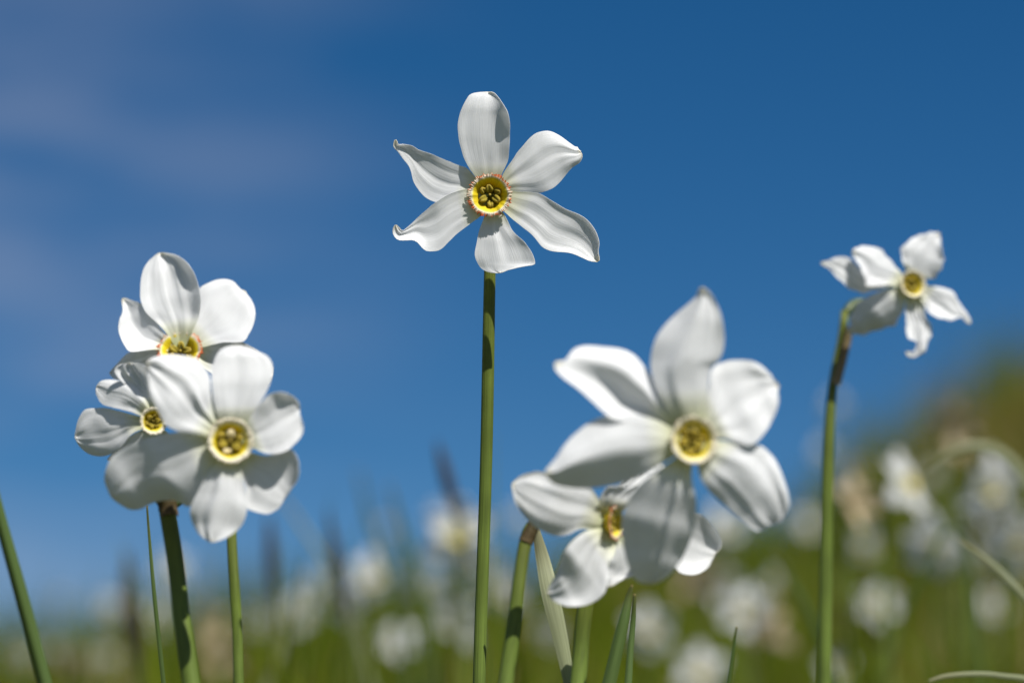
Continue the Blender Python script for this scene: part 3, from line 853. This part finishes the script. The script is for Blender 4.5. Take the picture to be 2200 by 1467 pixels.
PM = [raw_mesh('petal', *generic_petal(c, wd, i), M_PETAL) for i, (c, wd) in enumerate([(.15, .0185), (-.25, .017), (.5, .0165), (-.1, .0195), (.3, .0155)])]
OM = [raw_mesh('petal', *generic_petal(c, wd, i + 20, .019), M_OLD) for i, (c, wd) in enumerate([(-1.2, .010), (-.9, .009), (.8, .009)])]
def generic_corona():
    V, U, Fc = [], [], []
    prof = [(.02, .0035), (.3, .0035), (.5, .0005), (.75, -.0022), (1.0, -.0034)]
    nn = 24
    for r, z in prof:
        for k in range(nn + 1):
            an = 2 * math.pi * k / nn
            rr = r * .0066 * (1 + (.07 * math.sin(an * 9) if r > .9 else 0))
            V.append((math.cos(an) * rr, z, math.sin(an) * rr)); U.append((k / nn, r))
    for i in range(len(prof) - 1):
        for k in range(nn):
            q = i * (nn + 1) + k
            Fc.append((q, q + 1, q + nn + 2, q + nn + 1))
    return V, Fc, U
CM = raw_mesh('corona', *generic_corona(), M_CORONA)

def far_daffodil(px, py, d, label, group, yaw=0.0, nod=0.0, old=False, size=1.0, rng=random):
    head = P(px, py, d)
    bx, by = head.x + rng.uniform(-.02, .02), head.y + rng.uniform(-.01, .03)
    base = Vector((bx, by, ground(bx, by)))
    root = thing('daffodil', base, label, 'daffodil', group)
    rot = Matrix.Rotation(yaw, 3, 'Z') @ Matrix.Rotation(nod, 3, 'X')
    fw = rot @ Vector((0, -1, 0))
    # stem and bent neck
    neck = head - fw * .020 * size
    mid = base.lerp(neck, .55) + Vector((rng.uniform(-.012, .012), 0, 0))
    top = neck + Vector((0, 0, -.012)) - fw * .003
    pts = [base, base.lerp(mid, .5), mid, mid.lerp(top, .6), top, neck + fw * .002, head - fw * .004]
    rad = [.0022, .0022, .0021, .002, .002, .0024, .0016]
    v, f, u = tube(pts, rad, 8)
    obj('stem', v, f, M_STEM, root, u)
    for q in range(6):
        me = rng.choice(OM if old else PM)
        o = bpy.data.objects.new('petal', me)
        C.collection.objects.link(o)
        o.parent = root
        roll = Matrix.Rotation(q * math.pi / 3 + rng.uniform(-.12, .12), 3, 'Y')
        tip = Matrix.Rotation(rng.uniform(-.2, .25), 3, 'X')
        o.matrix_local = Matrix.Translation(head - base + fw * (.0008 if q % 2 else 0)) @ (rot @ roll @ tip).to_4x4() @ Matrix.Scale(size, 4)
    if not old:
        o = bpy.data.objects.new('corona', CM)
        C.collection.objects.link(o)
        o.parent = root
        o.matrix_local = Matrix.Translation(head - base + fw * .002) @ rot.to_4x4() @ Matrix.Scale(size, 4)
    return root

rg = random.Random(11)
GM = 'daffodils out of focus in the meadow behind'
FAR = [
 (985, 1152, 1.60, 'blurred white daffodil left of the tall stem with orange cup', .25, .1, 0, 1.05),
 (1946, 1042, 1.55, 'blurred white daffodil with folded upper petals, right of the far right stem', .9, -.25, 0, .9),
 (2010, 1172, 1.75, 'drooping blurred white daffodil under the folded one at right', -.3, .7, 0, 1.0),
 (2125, 1050, 1.75, 'blurred white daffodil below the arching blade at the right edge', .6, .4, 0, 1.05),
 (2185, 1160, 1.85, 'blurred white daffodil cut by the right edge', .2, .5, 0, 1.0),
 (1836, 1072, 1.60, 'small withered beige daffodil just right of the far right stem', .5, .2, 1, .9),
 (2050, 918, 2.20, 'round beige withered daffodil against the brown bank at right', 0, .1, 1, 1.5),
 (1887, 1296, 2.10, 'round blurred white daffodil low in the grass, right of the far right stem', .1, .1, 0, .8),
 (1600, 1310, 1.90, 'blurred white daffodil low right of centre with beige bloom beside it', -.2, .2, 0, .85),
 (1645, 1350, 2.00, 'small beige withered daffodil touching a white one low right of centre', .2, .3, 1, 1.2),
 (1395, 1352, 2.00, 'bright blurred white daffodil under the biggest bloom', .1, .2, 0, .9),
 (1552, 1125, 2.60, 'faint blurred white daffodil between two petals of the biggest bloom', .4, .1, 0, .9),
 (1500, 1238, 2.40, 'beige blurred withered daffodil below the right petals of the biggest bloom', 0, .4, 1, 1.4),
 (1662, 1250, 2.60, 'small greyish blurred daffodil on the bank below the biggest bloom', .8, .3, 0, .7),
 (860, 1372, 2.10, 'round blurred white daffodil low left of the tall stem', .1, .1, 0, .75),
 (985, 1335, 1.90, 'blurred white daffodil hanging just left of the tall stem base', -.7, .7, 0, 1.0),
 (795, 1240, 2.30, 'blurred white daffodil in the pale row between spikes and tall stem', .3, .2, 0, .95),
 (735, 1290, 2.20, 'blurred white daffodil behind the leaning dark spike', -.4, .4, 0, .95),
 (1505, 1442, 1.90, 'pale blurred daffodil at the bottom edge right of centre', .1, .2, 0, .9),
 (1085, 1270, 2.50, 'pale blurred daffodil between tall stem and sideways bloom', .2, .3, 0, .9),
 (905, 1255, 2.60, 'pale blurred daffodil under the one with the orange cup', .1, .4, 0, .9),
 (1797, 1440, 2.20, 'pale blurred daffodil at the bottom beside the far right stem', .4, .2, 0, .8),
 (1792, 868, 4.60, 'faint white daffodil against the sky behind the far right stem, upper', .2, .2, 0, .8),
 (1772, 965, 4.60, 'faint white daffodil against the sky behind the far right stem, lower', .3, .1, 0, .8),
 (345, 1318, 2.90, 'faint white daffodil on the skyline beside the thin grass blade', .2, .2, 0, .9),
 (455, 1340, 3.00, 'pale beige daffodil between the two left clump stems', .2, .3, 1, 1.5),
 (468, 1400, 2.40, 'round beige daffodil low between the two left clump stems', .1, .3, 1, 1.3),
 (560, 1335, 3.20, 'pale daffodil on the skyline right of the left clump stems', -.2, .2, 0, .9),
 (640, 1315, 2.90, 'pale daffodil between the two middle dark spikes', .2, .3, 0, .9),
 (45, 1412, 3.00, 'pale daffodil on the skyline behind the left edge leaf', .2, .2, 0, 1.0),
 (130, 1405, 3.60, 'pale daffodil on the skyline just right of the left edge leaf', .1, .2, 0, 1.0),
 (215, 1425, 3.2, 'pale daffodil left of the leftmost dark spike', -.2, .2, 0, 1.0),
 (170, 1430, 2.60, 'beige withered daffodil in the lower left corner grass', -.2, .2, 1, 1.4),
 (1040, 1210, 3.20, 'faint pale daffodil beside the tall stem on the skyline', -.2, .2, 0, .9),
]
for (px, py, d, lab, yaw, nod, old, size) in FAR:
    far_daffodil(px, py, d, lab, GM, yaw, nod, bool(old), size * .76, rg)
# a few more among the grass that nothing tells apart
GN = 'faint daffodils scattered through the blurred grass'
for i in range(24):
    d = rg.uniform(2.6, 5.6)
    px = rg.choice([rg.uniform(560, 1180), rg.uniform(1250, 2250), rg.uniform(1400, 2300)]) if i > 3 else rg.uniform(-50, 500)
    x = (px - 1100) / F * d
    y = d * math.cos(PITCH)
    z = ground(x, y) + rg.uniform(.17, .29)
    v = Vector((x, y, z)) - CAM
    dd = v.dot(FWD)
    py = 733.5 - v.dot(UP) / dd * F
    far_daffodil(px, py, dd, 'faint small white daffodil dissolving into the blurred meadow grass', GN, rg.uniform(-.8, .8), rg.uniform(-.1, .6), rg.random() < .25, rg.uniform(.6, .8), rg)

# ------------------------------------------------------------------ ground and grass
xs = np.unique(np.concatenate([np.linspace(-3, 3, 121), np.linspace(-12, 12, 61), np.linspace(-300, 300, 41)]))
ys = np.unique(np.concatenate([np.linspace(-1, 9, 161), np.linspace(-20, 30, 81), np.linspace(-300, 500, 41)]))
X, Y = np.meshgrid(xs, ys)
Z = terrain(X, Y)
nx, ny = len(xs), len(ys)
V = np.stack([X.ravel(), Y.ravel(), Z.ravel()], 1)
idx = np.arange(nx * ny).reshape(ny, nx)
Fc = np.stack([idx[:-1, :-1].ravel(), idx[:-1, 1:].ravel(), idx[1:, 1:].ravel(), idx[1:, :-1].ravel()], 1)
g = obj('ground', V.tolist(), Fc.tolist(), M_SOIL)
g['kind'] = 'structure'

def grass_object(name, n, sampler, hmin, hmax, wmin, wmax, seed, label):
    r = np.random.default_rng(seed)
    x, y = sampler(r, n)
    n = len(x)
    z = terrain(x, y)
    hgt = hmin + (hmax - hmin) * r.random(n) ** 1.6
    # thicker and thinner patches
    patch = 0.5 + 0.28 * np.sin(x * 6.1 + 2 * np.sin(y * 2.3)) * np.cos(y * 3.7 + x) + 0.22 * np.sin(x * 13.7 + 3 * np.cos(y * 4.1) + 1.0)
    hgt *= 0.62 + 0.55 * patch
    wid = wmin + (wmax - wmin) * r.random(n)
    az = r.random(n) * 2 * np.pi
    bend = (r.random(n) ** 1.5) * 0.75
    turn = r.random(n) * 2 * np.pi
    tint = np.clip(0.72 - 0.62 * patch + r.normal(0, .17, n), 0, 1)
    tint = np.where(r.random(n) < .10, r.uniform(.8, 1, n), tint)
    # the bank on the right carries browner, drier grass
    bank = sstep(.45, 1.0, x) * sstep(3.0, 5.0, y)
    tint = np.clip(tint + bank * (.04 + .25 * (np.sin(x * 9 + 2 * np.cos(y * 3)) > .1)), 0, 1)
    hgt *= 1 + bank * (.45 * (np.sin(x * 17.0 + 1.7 * np.sin(y * 6)) > .35) - .2)
    segs = 5
    u = np.linspace(0, 1, segs + 1)
    ca, sa = np.cos(az)[:, None], np.sin(az)[:, None]
    out = (bend[:, None] * u ** 2) * hgt[:, None]
    px = x[:, None] + ca * out
    py = y[:, None] + sa * out
    pz = z[:, None] + hgt[:, None] * (u - 0.30 * bend[:, None] * u ** 3) - .003
    wv = wid[:, None] * (1 - u ** 2.2) * .5 + .0001
    tx, ty = np.cos(turn)[:, None], np.sin(turn)[:, None]
    A = np.stack([px - tx * wv, py - ty * wv, pz], 2)
    B = np.stack([px + tx * wv, py + ty * wv, pz], 2)
    Vt = np.stack([A, B], 2).reshape(n, (segs + 1) * 2, 3)
    nvb = (segs + 1) * 2
    q = np.array([[2 * i, 2 * i + 1, 2 * i + 3, 2 * i + 2] for i in range(segs)])
    Fq = (q[None] + (np.arange(n) * nvb)[:, None, None]).reshape(-1, 4)
    me = bpy.data.meshes.new(name)
    nv_, nf = n * nvb, len(Fq)
    me.vertices.add(nv_); me.vertices.foreach_set('co', Vt.reshape(-1).astype(np.float32))
    me.loops.add(nf * 4); me.loops.foreach_set('vertex_index', Fq.reshape(-1).astype(np.int32))
    me.polygons.add(nf)
    me.polygons.foreach_set('loop_start', (np.arange(nf) * 4).astype(np.int32))
    me.update(calc_edges=True)
    me.polygons.foreach_set('use_smooth', np.ones(nf, bool))
    at = me.attributes.new('tint', 'FLOAT', 'POINT')
    at.data.foreach_set('value', np.repeat(tint, nvb).astype(np.float32))
    ul = me.uv_layers.new(name='UVMap')
    vu = np.tile(np.stack([np.tile([0., 1.], segs + 1), np.repeat(u, 2)], 1), (n, 1))
    ul.data.foreach_set('uv', vu[Fq.reshape(-1)].reshape(-1).astype(np.float32))
    me.materials.append(M_GRASS)
    me.validate()
    o = bpy.data.objects.new(name, me)
    C.collection.objects.link(o)
    o['kind'] = 'stuff'
    o['label'] = label
    o['category'] = 'grass'
    return o

def wedge(y0, y1, k=0.30, pad=.25):
    def f(r, n):
        y = np.sqrt(r.random(n) * (y1 ** 2 - y0 ** 2) + y0 ** 2)
        x = (r.random(n) * 2 - 1) * (k * y + pad)
        return x, y
    return f
def tufts(y0, y1):
    base = wedge(y0, y1)
    def f(r, n):
        # two blades in three grow in tufts, the rest between them
        k = n * 2 // 3 // 34
        cx, cy = base(r, k)
        x = np.repeat(cx, 34) + r.normal(0, .016, k * 34)
        y = np.repeat(cy, 34) + r.normal(0, .016, k * 34)
        x2, y2 = base(r, n - k * 34)
        return np.concatenate([x, x2]), np.concatenate([y, y2])
    return f
grass_object('meadow_grass', 46000, tufts(1.15, 8.0), .11, .30, .0018, .0045, 3, 'blurred green and straw meadow grass filling the slope behind the daffodils')
grass_object('low_grass', 7000, wedge(.15, 1.15, .3, .35), .04, .12, .0015, .0035, 4, 'short green turf at the foot of the front daffodils')

def leaf_sampler(r, n):
    # leaves grow in clumps, each from one bulb
    k = n // 7
    cy = np.sqrt(r.random(k) * (3.6 ** 2 - 1.0) + 1.0)
    cx = (r.random(k) * 2 - 1) * (.25 * cy + .1)
    return np.repeat(cx, 7) + r.normal(0, .012, k * 7), np.repeat(cy, 7) + r.normal(0, .012, k * 7)
grass_object('daffodil_leaves', 1400, leaf_sampler, .14, .27, .005, .010, 5, 'broad blurred daffodil leaves standing in clumps in the grass')

grass_object('tall_grass', 520, wedge(.95, 3.0, .21, .03), .17, .30, .0014, .0034, 8, 'tall thin blurred grass blades rising between the stems')
